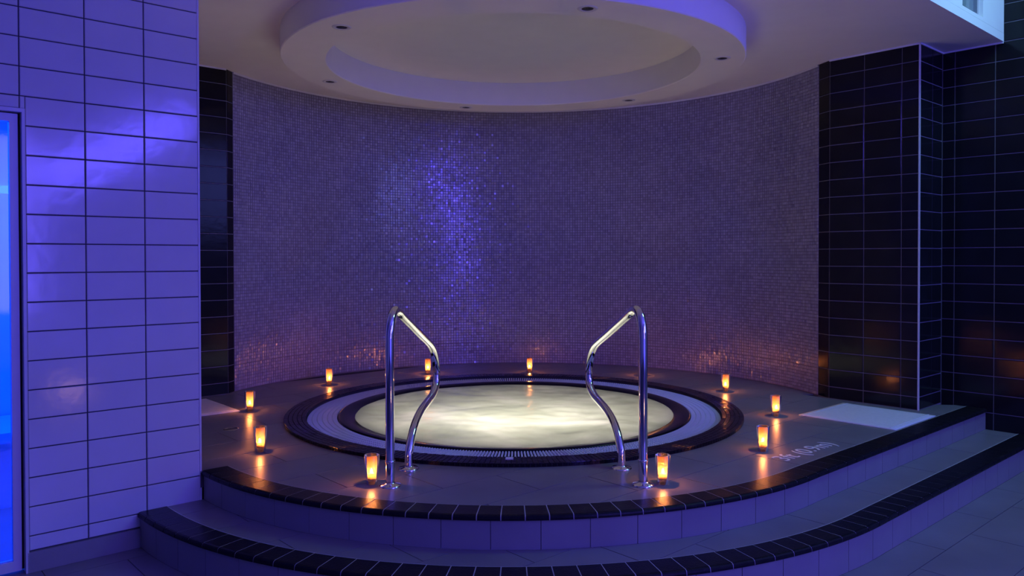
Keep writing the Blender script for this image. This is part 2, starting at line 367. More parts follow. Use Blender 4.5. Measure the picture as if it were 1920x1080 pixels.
def build_mosaic():
    arc = MR*(aL-aR); p = 0.0278; nc = int(arc/p); pa = (aL-aR)/nc; g = 0.0030
    zj = []; z = 0.004
    while z < ZC-0.005:
        zj.append(z); z += p
        if abs(z-0.215) < p/2: z += 0.004          # sheet joint a hand above the deck
    vv, ff = [], []
    for i in range(nc):
        a0 = aR+i*pa; am = a0+pa/2; ca, sa = math.cos(am), math.sin(am)
        n = Vector((-ca, -sa, 0)); t = Vector((-sa, ca, 0)); pc = Vector((MC.x+MR*ca, MC.y+MR*sa, 0))
        for z in zj:
            h = min(p, ZC-z)-g
            if h < 0.006: continue
            w = MR*pa-g; j = 0.085 if random.random() < 0.22 else 0.022; tx, tz = random.gauss(0, j), random.gauss(0, j)
            zc = z+g/2+h/2; b = len(vv); d = 0.0035; e = 0.0011
            for (sx, sz) in ((-1, -1), (1, -1), (1, 1), (-1, 1)):
                q = pc+t*(sx*w/2)+Z*(zc+sz*h/2)-n*0.003
                vv.append(q)
            for (sx, sz) in ((-1, -1), (1, -1), (1, 1), (-1, 1)):
                x, y = sx*(w/2-e), sz*(h/2-e)
                q = pc+t*x+Z*(zc+y)+n*(d-0.002+tx*x+tz*y)
                vv.append(q)
            ff.append((b+4, b+7, b+6, b+5))
            for k in range(4):
                j = (k+1) % 4; ff.append((b+k, b+4+k, b+4+j, b+j))
    return mesh_of('mosaic_tiles', vv, ff, M['mosaic'])
tag(link('mosaic_tiles', build_mosaic(), parent=wall_niche), kind='stuff')
# the two narrow angled walls joining the black walls to the mosaic
for nm, P0, P1, lab in (('wall_angle_right', W(RU, 3.062).xy, ER, 'narrow angled strip of black tiles right of the mosaic'), ('wall_angle_left', EL, W(2.627, LV).xy, 'narrow angled strip of black tiles left of the mosaic')):
    d = (P1-P0); L = d.length; d = d/L; nrm = Vector((-d.y, d.x))
    if (Vector((CX, CY))-P0).dot(nrm) < 0: nrm = -nrm
    vv, ff = [], []
    prism(vv, ff, [P0-nrm*0.006, P1-nrm*0.006, P1-nrm*0.10, P0-nrm*0.10], -0.012, ZC+0.05)
    wo = tag(link(nm, mesh_of(nm, vv, ff, M['grey_grout'])), lab, kind='structure')
    d3 = Vector((d.x, d.y, 0)); n3 = Vector((nrm.x, nrm.y, 0)); o3 = Vector((P0.x, P0.y, 0))-n3*0.006
    if d3.cross(n3).z < 0:
        pass
    tile_plane(wo, o3, d3, n3, [0.0, L], bz, M['black_tile'], 0.006)

# ---------------------------------------------------------------- ceiling with round ring
def sector_angles(extra=(), n=180):
    a = sorted(set([round(-math.pi+2*math.pi*k/n, 6) for k in range(n)]+[round(x, 6) for x in extra]))
    return a
def ray_rect(a, u0, u1, v0, v1):
    dx, dy = math.cos(a), math.sin(a); du = dx*U.x+dy*U.y; dv = dx*V.x+dy*V.y
    t = 1e9
    if du > 1e-9: t = min(t, (u1-CU)/du)
    if du < -1e-9: t = min(t, (u0-CU)/du)
    if dv > 1e-9: t = min(t, (v1-CV)/dv)
    if dv < -1e-9: t = min(t, (v0-CV)/dv)
    return t
RRO, RRI, ZRO, ZRT = 1.699, 1.384, 2.579, 2.788
rect = (-3.6, 6.6, SV, 7.25)
corner = [math.atan2((W(u, v).y-CY), (W(u, v).x-CX)) for u in rect[:2] for v in rect[2:]]
ang = sector_angles(corner)
vv, ff = [], []; n = len(ang)
for a in ang:
    D = ray_rect(a, *rect); c, s = math.cos(a), math.sin(a)
    for r, z in ((RRI, ZC), (D, ZC), (D, ZC+0.06), (RRI, ZC+0.06)): vv.append((CX+r*c, CY+r*s, z))
for k in range(n):
    a, b = k*4, ((k+1) % n)*4
    ff += [(a, a+1, b+1, b), (a+1, a+2, b+2, b+1), (a+2, a+3, b+3, b+2)]
ceiling = tag(link('ceiling', mesh_of('ceiling', vv, ff, M['plaster'])), 'flat pale plaster ceiling over the pool', kind='structure')
prof = [(RRI, ZRT+0.004), (RRI, ZRO+0.006), (RRI+0.006, ZRO), (RRO-0.006, ZRO), (RRO, ZRO+0.006), (RRO, ZC+0.002)]
vv, ff = lathe(prof, 144); vv = [(x+CX, y+CY, z) for x, y, z in vv]
b = len(vv); nn = 144
vv += [(CX, CY, ZRT)]; base = len(vv)
for k in range(nn): vv.append((CX+(RRI+0.01)*math.cos(2*math.pi*k/nn), CY+(RRI+0.01)*math.sin(2*math.pi*k/nn), ZRT))
for k in range(nn): ff.append((b, base+k, base+(k+1) % nn))
ring = link('ring_bulkhead', mesh_of('ring_bulkhead', vv, ff, M['plaster'], True), parent=ceiling)
ring['label'] = 'round plaster ring hanging below the ceiling'
es = ring.modifiers.new('edges', 'EDGE_SPLIT'); es.split_angle = math.radians(30)
# pale bead where ceiling and walls meet
vv, ff = [], []
for k in range(nseg+1):
    a = aR+(aL-aR)*k/nseg
    for r, z in ((MR+0.002, ZC-0.016), (MR-0.010, ZC-0.016), (MR-0.010, ZC-0.001), (MR+0.002, ZC-0.001)): vv.append((MC.x+r*math.cos(a), MC.y+r*math.sin(a), z))
for k in range(nseg):
    a = k*4; b = a+4
    for i in range(4): ff.append((a+i, a+(i+1) % 4, b+(i+1) % 4, b+i))
tag(link('trim_3', mesh_of('trim_3', vv, ff, M['paint'])), 'pale bead between the ceiling and the mosaic wall', kind='structure')
vv, ff = [], []
add_uvbox(vv, ff, RU-0.010, RU-0.001, JV-0.01, 3.06, ZC-0.013, ZC-0.001)
add_uvbox(vv, ff, RU-0.010, FU-0.001, JV-0.010, JV-0.001, ZC-0.013, ZC-0.001)
add_uvbox(vv, ff, FU-0.010, FU-0.001, SV, JV-0.01, ZC-0.013, ZC-0.001)
add_uvbox(vv, ff, 1.56, 2.62, LV-0.010, LV-0.001, ZC-0.013, ZC-0.001)
tag(link('trim_4', mesh_of('trim_4', vv, ff, M['paint'])), 'pale bead between the ceiling and the black tiled walls', kind='structure')
# fascia above the ceiling edge with a small high window, main room shell
fwin = (5.75, 6.15, 2.845, 3.35)
vv, ff = [], []
add_uvbox(vv, ff, -3.6, fwin[0], SV, SV+0.10, ZC+0.061, 3.95)
add_uvbox(vv, ff, fwin[1], 6.597, SV, SV+0.10, ZC+0.061, 3.95)
add_uvbox(vv, ff, fwin[0], fwin[1], SV, SV+0.10, ZC+0.061, fwin[2])
add_uvbox(vv, ff, fwin[0], fwin[1], SV, SV+0.10, fwin[3], 3.95)
tag(link('wall_fascia', mesh_of('wall_fascia', vv, ff, M['plaster'])), 'white upright face above the ceiling edge at top right', kind='structure')
win = tag(empty('window_1', W(5.95, SV+0.05, fwin[2])), 'small recessed window in the white face at top right', kind='structure')
def wpart(name, u0, u1, v0, v1, z0, z1, mt):
    vv, ff = [], []; c = W(5.95, SV+0.05, fwin[2])
    prism(vv, ff, [(W(*q)-c).xy for q in ((u0, v0), (u1, v0), (u1, v1), (u0, v1))], z0-fwin[2], z1-fwin[2])
    return link(name, mesh_of(name, vv, ff, mt), parent=win)
a = 0.028
wpart('window_frame', fwin[0], fwin[0]+a, SV+0.03, SV+0.09, fwin[2], fwin[3], M['steel'])
wpart('window_frame', fwin[1]-a, fwin[1], SV+0.03, SV+0.09, fwin[2], fwin[3], M['steel'])
wpart('window_frame', fwin[0]+a, fwin[1]-a, SV+0.03, SV+0.09, fwin[2], fwin[2]+a, M['steel'])
wpart('window_frame', fwin[0]+a, fwin[1]-a, SV+0.03, SV+0.09, fwin[3]-a, fwin[3], M['steel'])
wpart('glass_pane', fwin[0]+a, fwin[1]-a, SV+0.055, SV+0.062, fwin[2]+a, fwin[3]-a, M['grey_pane'])
vv, ff = [], []
add_uvbox(vv, ff, -3.7, 6.8, -3.7, -3.6, ZF, 3.95)
tag(link('wall_rear', mesh_of('wall_rear', vv, ff, M['dark_wall'])), 'plain wall of the room behind the viewer', kind='structure')
vv, ff = [], []
add_uvbox(vv, ff, -3.7, -3.6, -3.6, 4.4, ZF, 3.95)
tag(link('wall_side', mesh_of('wall_side', vv, ff, M['dark_wall'])), 'plain side wall of the room left of the viewer', kind='structure')
vv, ff = [], []
add_uvbox(vv, ff, -3.7, 6.8, -3.7, SV+0.1, 3.95, 4.05)
tag(link('ceiling_room', mesh_of('ceiling_room', vv, ff, M['plaster'])), 'high plain ceiling of the room before the pool', kind='structure')

# six recessed downlights in the ring, all switched off
spot_deg = [-133.2, -73.4, -13.1, 48.0, 107.8, 166.0]
spot_lab = ['unlit round downlight in the near left of the ceiling ring', 'unlit round downlight nearest the viewer, top of the photo', 'unlit round downlight at the right end of the ceiling ring',
            'unlit round downlight in the far right of the ceiling ring', 'unlit round downlight in the far middle of the ceiling ring', 'unlit round downlight in the far left of the ceiling ring']
def downlight_parts():
    a = mesh_of('bezel', *lathe([(0.034, 0.0), (0.036, -0.004), (0.056, -0.004), (0.060, 0.0)], 32), M['white_metal'], True)
    v, f = lathe([(0.0345, -0.002), (0.030, 0.0), (0.028, -0.0008), (0.0004, -0.0008)], 32)
    b = mesh_of('recess', v, f, M['black_hole'], True)
    v, f = lathe([(0.014, -0.0012), (0.012, -0.003), (0.0003, -0.0035)], 24)
    c = mesh_of('lamp_face', v, f, M['black_hole'], True)
    return a, b, c
DL = downlight_parts()
for d, lab in zip(spot_deg, spot_lab):
    a = math.radians(d)
    o = tag(empty('recessed_downlight', (CX+1.535*math.cos(a), CY+1.535*math.sin(a), ZRO)), lab, 'downlight', 'downlights in the ceiling ring')
    for nm, me in zip(('bezel', 'recess', 'lamp_face'), DL): link(nm, me, parent=o)

# ---------------------------------------------------------------- deck, step and floor
A_T = math.atan2(0.67209, 0.74047)            # where the round edge runs on into the straight one
def R1(a): return 2.50-(0.078*(math.sin(a)/math.sin(math.radians(44)))**2 if a < 0 else 0.054*(math.sin(a)/math.sin(A_T))**2)
def R2(a): return 2.83-(0.085*(math.sin(a)/math.sin(math.radians(44.4)))**2 if a < 0 else 0.030*(math.sin(a)/math.sin(A_T))**2)
def edge_path(Rf, a0, uend):
    pts = []
    k = 0; n = 160
    for k in range(n+1):
        a = a0+(A_T-a0)*k/n; r = Rf(a); pts.append(Vector((CX+r*math.sin(a), CY-r*math.cos(a))))
    u_now = uv_of(*pts[-1])[0]; p0 = pts[-1]
    m = 60
    for k in range(1, m+1): pts.append(p0+U.xy*((uend-u_now)*k/m))
    return pts
class Path:
    def __init__(self, pts):
        self.p = pts; self.s = [0.0]
        for i in range(1, len(pts)): self.s.append(self.s[-1]+(pts[i]-pts[i-1]).length)
        self.L = self.s[-1]
    def at(self, s):
        s = min(max(s, 0), self.L); lo, hi = 0, len(self.s)-1
        while hi-lo > 1:
            m = (lo+hi)//2
            if self.s[m] <= s: lo = m
            else: hi = m
        f = (s-self.s[lo])/(self.s[hi]-self.s[lo]); return self.p[lo].lerp(self.p[hi], f)
    def nrm(self, s):
        e = 0.03; t = (self.at(s+e)-self.at(s-e)).normalized(); return Vector((t.y, -t.x))   # outwards (towards the viewer)
P1 = Path(edge_path(R1, math.radians(-43.9), FU-0.002)); P2 = Path(edge_path(R2, math.radians(-44.4), FU-0.002))
def sweep_piece(path, s0, s1, prof, nsub, org):
    """prof: closed (n, z) loop swept between two arc lengths -> mesh data"""
    vv, ff = [], []; m = len(prof)
    for k in range(nsub+1):
        s = s0+(s1-s0)*k/nsub; p = path.at(s); nr = path.nrm(s)
        for (n_, z) in prof: vv.append((p.x+nr.x*n_-org.x, p.y+nr.y*n_-org.y, z-org.z))
    for k in range(nsub):
        for i in range(m):
            j = (i+1) % m; ff.append((k*m+i, k*m+j, (k+1)*m+j, (k+1)*m+i))
    ff.append(tuple(range(m))); ff.append(tuple(nsub*m+m-1-i for i in range(m)))
    return vv, ff
def clip(poly, ax, ay, c):
    """keep the part of a polygon with ax*x + ay*y <= c"""
    out = []
    for i in range(len(poly)):
        p, q = poly[i], poly[(i+1) % len(poly)]
        dp, dq = ax*p[0]+ay*p[1]-c, ax*q[0]+ay*q[1]-c
        if dp <= 0: out.append(p)
        if (dp < 0 < dq) or (dq < 0 < dp):
            t = dp/(dp-dq); out.append((p[0]+(q[0]-p[0])*t, p[1]+(q[1]-p[1])*t))
    return out
def clip_convex(poly, conv):
    n = len(conv); cx = sum(p[0] for p in conv)/n; cy = sum(p[1] for p in conv)/n
    for i in range(n):
        p, q = conv[i], conv[(i+1) % n]
        ax, ay = q[1]-p[1], -(q[0]-p[0])
        if math.hypot(ax, ay) < 1e-9: continue
        c = ax*p[0]+ay*p[1]
        if ax*cx+ay*cy > c: ax, ay, c = -ax, -ay, -c
        poly = clip(poly, ax, ay, c)
        if len(poly) < 3: return []
    return poly
def area_of(p): return 0.5*abs(sum(p[i][0]*p[(i+1) % len(p)][1]-p[(i+1) % len(p)][0]*p[i][1] for i in range(len(p))))
def lay_tiles(parent, sectors, urange, vrange, v0, du, dv, u0, joint, ztop, t, mt, name, extra=(), keep=None):
    """tiles of du x dv in running bond, each clipped to the sectors and half planes, each an object"""
    k0 = math.floor((vrange[0]-v0)/dv); k1 = math.ceil((vrange[1]-v0)/dv); cnt = 0
    boxes = [(min(p[0] for p in s), max(p[0] for p in s), min(p[1] for p in s), max(p[1] for p in s)) for s in sectors]
    for k in range(k0, k1):
        off = u0+(du/2 if k % 2 else 0)
        j0 = math.floor((urange[0]-off)/du); j1 = math.ceil((urange[1]-off)/du)
        for j in range(j0, j1):
            ua, ub = off+j*du+joint/2, off+(j+1)*du-joint/2; va, vb = v0+k*dv+joint/2, v0+(k+1)*dv-joint/2
            r0 = [tuple(W(*q).xy) for q in ((ua, va), (ub, va), (ub, vb), (ua, vb))]
            if keep and not keep(sum(p[0] for p in r0)/4, sum(p[1] for p in r0)/4): continue
            for (ax, ay, c) in extra:
                r0 = clip(r0, ax, ay, c)
                if len(r0) < 3: break
            if len(r0) < 3: continue
            x0, x1 = min(p[0] for p in r0), max(p[0] for p in r0); y0, y1 = min(p[1] for p in r0), max(p[1] for p in r0)
            bm = bmesh.new(); tot = 0
            for s, bx in zip(sectors, boxes):
                if bx[1] < x0 or bx[0] > x1 or bx[3] < y0 or bx[2] > y1: continue
                q = clip_convex(list(r0), s)
                if len(q) >= 3 and area_of(q) > 1e-6:
                    tot += area_of(q)
                    try: bm.faces.new([bm.verts.new((p[0], p[1], 0)) for p in q])
                    except ValueError: pass
            if tot < 0.0008: bm.free(); continue
            bmesh.ops.remove_doubles(bm, verts=bm.verts, dist=2e-4)
            bmesh.ops.dissolve_degenerate(bm, edges=bm.edges, dist=1e-4)
            bmesh.ops.recalc_face_normals(bm, faces=bm.faces)
            if bm.faces and sum(f.normal.z for f in bm.faces) < 0: bmesh.ops.reverse_faces(bm, faces=bm.faces)
            bmesh.ops.dissolve_limit(bm, angle_limit=0.01, verts=bm.verts, edges=bm.edges)
            ex = bmesh.ops.extrude_face_region(bm, geom=bm.faces[:])
            nv = [g for g in ex['geom'] if isinstance(g, bmesh.types.BMVert)]
            bmesh.ops.translate(bm, verts=nv, vec=(0, 0, t))
            cx_, cy_ = W((ua+ub)/2, (va+vb)/2).xy
            bmesh.ops.translate(bm, verts=bm.verts, vec=(-cx_, -cy_, -t))
            me = bm_mesh(name, bm, mt)
            link(name, me, parent=parent, mw=Matrix.Translation((cx_, cy_, ztop+random.uniform(-0.0006, 0.0)))); cnt += 1
    return cnt
# direction a is measured from the viewer's side, positive to the right
def dirv(a): return Vector((math.sin(a), -math.cos(a)))
def edge_r(Rf, a, inset):
    if a <= A_T: return Rf(a)-inset
    return (Rf(A_T)-inset)/math.cos(a-A_T)
NOSE = 0.145
A_R = A_T+math.atan2(FU-CU, R1(A_T)-NOSE)    # direction of the deck's right front corner
def deck_r(a):
    """outer reach of the deck surface in direction a (-pi..pi)"""
    if math.radians(-43.9) <= a <= A_R: return edge_r(R1, a, NOSE-0.004)
    w = a if a > 0 else a
    d = dirv(a); du = d.x*U.x+d.y*U.y; dv = d.x*V.x+d.y*V.y; t = 1e9
    if du > 1e-6: t = min(t, (FU-CU)/du) if CV+dv*(FU-CU)/du < JV else min(t, (RU+0.004-CU)/du)
    if dv > 1e-6: t = min(t, (LV+0.004-CV)/dv)
    if du < -1e-6: t = min(t, (WU-0.002-CU)/du)
    # the mosaic cylinder
    ex, ey = CX-MC.x, CY-MC.y; bq = ex*d.x+ey*d.y; cq = ex*ex+ey*ey-(MR+0.003)**2
    if d.y > 0 and abs(math.atan2(d.x, d.y)) < math.radians(76): t = -bq+math.sqrt(bq*bq-cq)
    return t
NS = 180
angs = sorted(set([-math.pi+2*math.pi*k/NS for k in range(NS+1)]+[math.radians(-43.9), A_T, A_R]))
deck_sec = []
for a0, a1 in zip(angs[:-1], angs[1:]):
    if a1-a0 < 1e-5: continue
    e = 1e-4; r0, r1 = deck_r(a0+e), deck_r(a1-e); d0, d1 = dirv(a0), dirv(a1)
    deck_sec.append([(CX+1.62*d0.x, CY+1.62*d0.y), (CX+1.62*d1.x, CY+1.62*d1.y), (CX+r1*d1.x, CY+r1*d1.y), (CX+r0*d0.x, CY+r0*d0.y)])
deck = tag(empty('raised_deck', (CX, CY, ZF)), 'raised round stone tiled deck around the pool', kind='structure')
def child_world(o, root):
    o.matrix_basis = Matrix.Translation(-Vector(root.location)) @ o.matrix_basis
vv, ff = [], []
for s in deck_sec:
    # slab under the tiles, a little inside the nosing
    prism(vv, ff, s, -0.09, -0.0075)
slab = link('deck_slab', mesh_of('deck_slab', vv, ff, M['stone_grout']), parent=deck)
fl_ext = [(U.x, U.y, FU-0.003)]
DONE = set()
def adopt(parent):
    for o in list(COL.objects):
        if o.parent == parent and o.name not in DONE: DONE.add(o.name); child_world(o, parent)
lay_tiles(deck, deck_sec, (1.4, 6.7), (2.0, 6.9), 2.82-0.34*3, 0.69, 0.34, 1.985-0.345, 0.005, 0.0, 0.008, M['stone'], 'deck_tile', extra=fl_ext)
def nosing_and_risers(path, parent, ztop, zbot, width, riser_w):
    n = int(round(path.L/width)); w = path.L/n; g = 0.005
    pr = [(-NOSE, -0.02), (-NOSE, 0.001), (-NOSE+0.002, 0.003), (-0.016, 0.003), (-0.007, 0.0005), (-0.002, -0.005), (0.0, -0.012), (0.0, -0.021), (-0.03, -0.021)]
    for k in range(n):
        s0, s1 = k*w+g/2, (k+1)*w-g/2; p = path.at((s0+s1)/2); org = Vector((p.x, p.y, ztop))
        v, f = sweep_piece(path, s0, s1, [(a, b+ztop) for a, b in pr], 2, org)
        link('nosing_tile', mesh_of('nosing_tile', v, f, M['nosing']), parent=parent, mw=Matrix.Translation(org))
    v, f = sweep_piece(path, 0.001, path.L-0.001, [(-NOSE-0.004, ztop-0.02), (-NOSE-0.004, ztop+0.0018), (-0.016, ztop+0.0018), (-0.006, ztop-0.003), (-0.003, ztop-0.012), (-0.003, ztop-0.0208), (-0.03, ztop-0.0208)], 220, Vector((0, 0, 0)))
    link('nosing_bed', mesh_of('nosing_bed', v, f, M['nosing_grout']), parent=parent)
    n = int(round(path.L/riser_w)); w = path.L/n; g = 0.003
    for k in range(n):
        s0, s1 = k*w+g/2, (k+1)*w-g/2; p = path.at((s0+s1)/2); org = Vector((p.x, p.y, zbot))
        v, f = sweep_piece(path, s0, s1, [(-0.024, zbot), (-0.012, zbot), (-0.012, ztop-0.0225), (-0.024, ztop-0.0225)], 4, org)
        link('riser_tile', mesh_of('riser_tile', v, f, M['riser']), parent=parent, mw=Matrix.Translation(org))
    v, f = sweep_piece(path, 0.001, path.L-0.001, [(-0.12, zbot), (-0.0155, zbot), (-0.0155, ztop-0.022), (-0.12, ztop-0.022)], 220, Vector((0, 0, 0)))
    link('riser_core', mesh_of('riser_core', v, f, M['stone_grout']), parent=parent)
nosing_and_risers(P1, deck, 0.0, ZS, 0.110, 0.226)
adopt(deck)

step = tag(empty('entry_step', (CX, CY-2.6, ZF)), 'curved stone step with black nosing in front of the pool deck', kind='structure')
A_S = A_T+math.atan2(FU-CU, R2(A_T)-NOSE)
sa = sorted(set([math.radians(-46)+(A_R+0.02-math.radians(-46))*k/100 for k in range(101)]+[A_T]))
step_sec = []
for a0, a1 in zip(sa[:-1], sa[1:]):
    if a1-a0 < 1e-5: continue
    d0, d1 = dirv(a0), dirv(a1); ri0, ri1 = edge_r(R1, a0, 0.011), edge_r(R1, a1, 0.011); ro0, ro1 = edge_r(R2, a0, NOSE-0.004), edge_r(R2, a1, NOSE-0.004)
    step_sec.append([(CX+ri0*d0.x, CY+ri0*d0.y), (CX+ri1*d1.x, CY+ri1*d1.y), (CX+ro1*d1.x, CY+ro1*d1.y), (CX+ro0*d0.x, CY+ro0*d0.y)])
hp_wall = [(U.x, U.y, FU-0.003), (V.x, V.y, WV-0.001)]
vv, ff = [], []
for s in step_sec:
    q = s
    for h in hp_wall: q = clip(q, *h) if len(q) >= 3 else q
    if len(q) >= 3: prism(vv, ff, q, ZS-0.09, ZS-0.0075)
link('step_slab', mesh_of('step_slab', vv, ff, M['stone_grout']), parent=step)
lay_tiles(step, step_sec, (0.9, 6.7), (1.4, 4.5), 2.112-0.335*3, 0.69, 0.335, 2.978-0.69*3, 0.004, ZS, 0.008, M['stone'], 'tread_tile', extra=hp_wall)
nosing_and_risers(P2, step, ZS, ZF, 0.112, 0.226)
adopt(step)

# room floor
vv, ff = [], []
add_uvbox(vv, ff, -3.6, FU+0.05, -3.6, 2.2, ZF-0.08, ZF-0.0075)
add_uvbox(vv, ff, -3.6, 2.2, 2.2, 6.12, ZF-0.08, ZF-0.0075)
floor = tag(link('floor', mesh_of('floor', vv, ff, M['stone_grout'])), 'stone tiled floor of the room before the steps', kind='structure')
fa = [math.radians(-80)+math.radians(185)*k/120 for k in range(121)]
floor_sec = []
for a0, a1 in zip(fa[:-1], fa[1:]):
    d0, d1 = dirv(a0), dirv(a1); ri0, ri1 = edge_r(R2, a0, 0.011), edge_r(R2, a1, 0.011)
    if a0 < math.radians(-50): ri0 = ri1 = 2.7
    if a1 > math.radians(100): continue
    ro = 7.0
    if ri0 > 6 or ri1 > 6: continue
    floor_sec.append([(CX+ri0*d0.x, CY+ri0*d0.y), (CX+ri1*d1.x, CY+ri1*d1.y), (CX+ro*d1.x, CY+ro*d1.y), (CX+ro*d0.x, CY+ro*d0.y)])
lay_tiles(floor, floor_sec, (-1.6, 6.7), (-1.0, 4.5), 1.49-0.335*6, 0.69, 0.335, 4.25-0.69*8, 0.004, ZF, 0.008, M['stone'], 'floor_tile',
          extra=[(U.x, U.y, FU-0.003), (V.x, V.y, WV-0.013)], keep=lambda x, y: y > 1.9 and abs(x) < 0.95*y+0.3)
# plain continuation of the floor, behind the viewer and inside the cabin
vv, ff = [], []
add_uvbox(vv, ff, -0.9, 1.33, WV+0.0, 6.1, ZF-0.0074, ZF)
link('cabin_paving', mesh_of('cabin_paving', vv, ff, M['stone']), parent=floor)

# ---------------------------------------------------------------- the pool
tub = tag(empty('whirlpool_tub', (CX, CY, 0)), 'round sunken whirlpool tub with black mosaic rim and white gutter grating', 'whirlpool tub')
ZK = 0.022; RC, RGO, RGI, RW = 1.689, 1.536, 1.313, 1.19
v, f = lathe([(RC-0.004, -0.006), (RC-0.004, ZK-0.006), (RC-0.008, ZK-0.003), (RGO+0.004, ZK-0.003), (RGO+0.004, -0.05), (RC-0.03, -0.06)], 192, True)
coping = link('coping', mesh_of('coping', v, f, M['coping_grout'], False), parent=tub)
coping['label'] = 'raised black mosaic rim'
NM = 352; pa = 2*math.pi/NM
def side_tile():
    w = RC*pa-0.003; h0, h1 = 0.001, ZK-0.002
    vv = []
    for x, y, z in ((-w/2, 0.005, h0), (w/2, 0.005, h0), (w/2, 0.005, h1), (-w/2, 0.005, h1), (-w/2+0.0015, 0, h0+0.0015), (w/2-0.0015, 0, h0+0.0015), (w/2-0.0015, 0, h1-0.0015), (-w/2+0.0015, 0, h1-0.0015)): vv.append((x, y-RC, z))
    ff = [(4, 5, 6, 7)]+[(k, (k+1) % 4, 4+(k+1) % 4, 4+k) for k in range(4)]
    return mesh_of('mosaic_tile', vv, ff, M['coping_tile'])
ST = side_tile()
order = sorted(range(NM), key=lambda k: abs(((k*pa+math.pi) % (2*math.pi))-math.pi))
rest_v, rest_f = [], []
def add_rot(me, a, vv, ff, tilt=None):
    b = len(vv); c, s = math.cos(a), math.sin(a)
    for q in me.vertices: vv.append((q.co.x*c-q.co.y*s, q.co.x*s+q.co.y*c, q.co.z))
    for p in me.polygons: ff.append(tuple(b+i for i in p.vertices))
for i, k in enumerate(order):
    if i < 170: link('mosaic_tile', ST, parent=coping, mw=Matrix.Rotation(k*pa, 4, 'Z'))
    else: add_rot(ST, k*pa, rest_v, rest_f)
NR = 5; dr = (RC-0.001-RGO)/NR
for k in range(NM):
    a = k*pa+pa*0.5
    for j in range(NR):
        ra, rb = RGO+j*dr+0.0012, RGO+(j+1)*dr-0.0012; b = len(rest_v)
        c, s = math.cos(a), math.sin(a); tx, ty = random.gauss(0, 0.03), random.gauss(0, 0.03)
        rm = (ra+rb)/2; w = pa*rm/2-0.0013
        for r, y in ((ra, -w), (rb, -w), (rb, w), (ra, w)): rest_v.append((r*c-y*s, r*s+y*c, ZK-0.0035))
        for r, y in ((ra+0.001, -w+0.001), (rb-0.001, -w+0.001), (rb-0.001, w-0.001), (ra+0.001, w-0.001)): rest_v.append((r*c-y*s, r*s+y*c, ZK+tx*(r-rm)+ty*y))
        rest_f.append((b+4, b+5, b+6, b+7))
        for q in range(4): rest_f.append((b+q, b+(q+1) % 4, b+4+(q+1) % 4, b+4+q))
tag(link('mosaic_facing', mesh_of('mosaic_facing', rest_v, rest_f, M['coping_tile']), parent=coping), kind='stuff')
# gutter channel, grating bars
v, f = lathe([(RGO+0.003, 0.0), (RGO+0.003, -0.08), (RGI-0.003, -0.08), (RGI-0.003, -0.004)], 160)
link('gutter_channel', mesh_of('gutter_channel', v, f, M['gutter']), parent=tub)
grate = link('gutter_grating', mesh_of('gutter_grating', *lathe([(RGI+0.105, -0.022), (RGI+0.118, -0.022), (RGI+0.118, -0.010), (RGI+0.105, -0.010)], 160, True), M['grate']), parent=tub)
grate['label'] = 'white ribbed gutter grating'
NB = 452
def grate_bar():
    vv, ff = [], []; w = 0.0054; nseg_ = 6; L = RGO-RGI-0.012
    prism(vv, ff, [(-w, -(RGO-0.006)), (w, -(RGO-0.006)), (w, -(RGI+0.006)), (-w, -(RGI+0.006))], -0.010, -0.006)
    for i in range(nseg_):
        y0 = -(RGI+0.006)-L*i/nseg_-0.004; y1 = -(RGI+0.006)-L*(i+1)/nseg_+0.004
        prism(vv, ff, [(-w+0.0012, y1), (w-0.0012, y1), (w-0.0012, y0), (-w+0.0012, y0)], -0.006, 0.0)
    return mesh_of('grating_bar', vv, ff, M['grate'])
GB = grate_bar(); rest_v, rest_f = [], []
order = sorted(range(NB), key=lambda k: abs(((k*2*math.pi/NB+math.pi) % (2*math.pi))-math.pi))
for i, k in enumerate(order):
    a = k*2*math.pi/NB
    if i < 300: link('grating_bar', GB, parent=grate, mw=Matrix.Rotation(a, 4, 'Z'))
    else: add_rot(GB, a, rest_v, rest_f)
tag(link('grating_bars_rest', mesh_of('grating_bars_rest', rest_v, rest_f, M['grate']), parent=grate), kind='stuff')
# inner lip and basin
v, f = lathe([(RGI, -0.06), (RGI, 0.002), (RGI-0.01, 0.006), (RGI-0.04, 0.004), (RW, -0.010), (RW-0.03, -0.05), (RW-0.035, -0.12)], 192)
lip = link('inner_lip', mesh_of('inner_lip', v, f, M['coping_tile'], True), parent=tub); lip['label'] = 'wet black mosaic inner lip'
v, f = lathe([(RW-0.035, -0.12), (RW-0.04, -0.45), (RW-0.45, -0.47), (RW-0.47, -0.90), (0.001, -0.92)], 96)
link('basin', mesh_of('basin', v, f, M['basin'], True), parent=tub)
# little white plate on the rim
vv, ff = [], []; prism(vv, ff, [(-0.034, -1.600), (0.010, -1.600), (0.010, -1.560), (-0.034, -1.560)], ZK, ZK+0.004)
pl = link('rim_plate', mesh_of('rim_plate', vv, ff, M['paint']), parent=tub); pl['label'] = 'small white plate on the black rim'
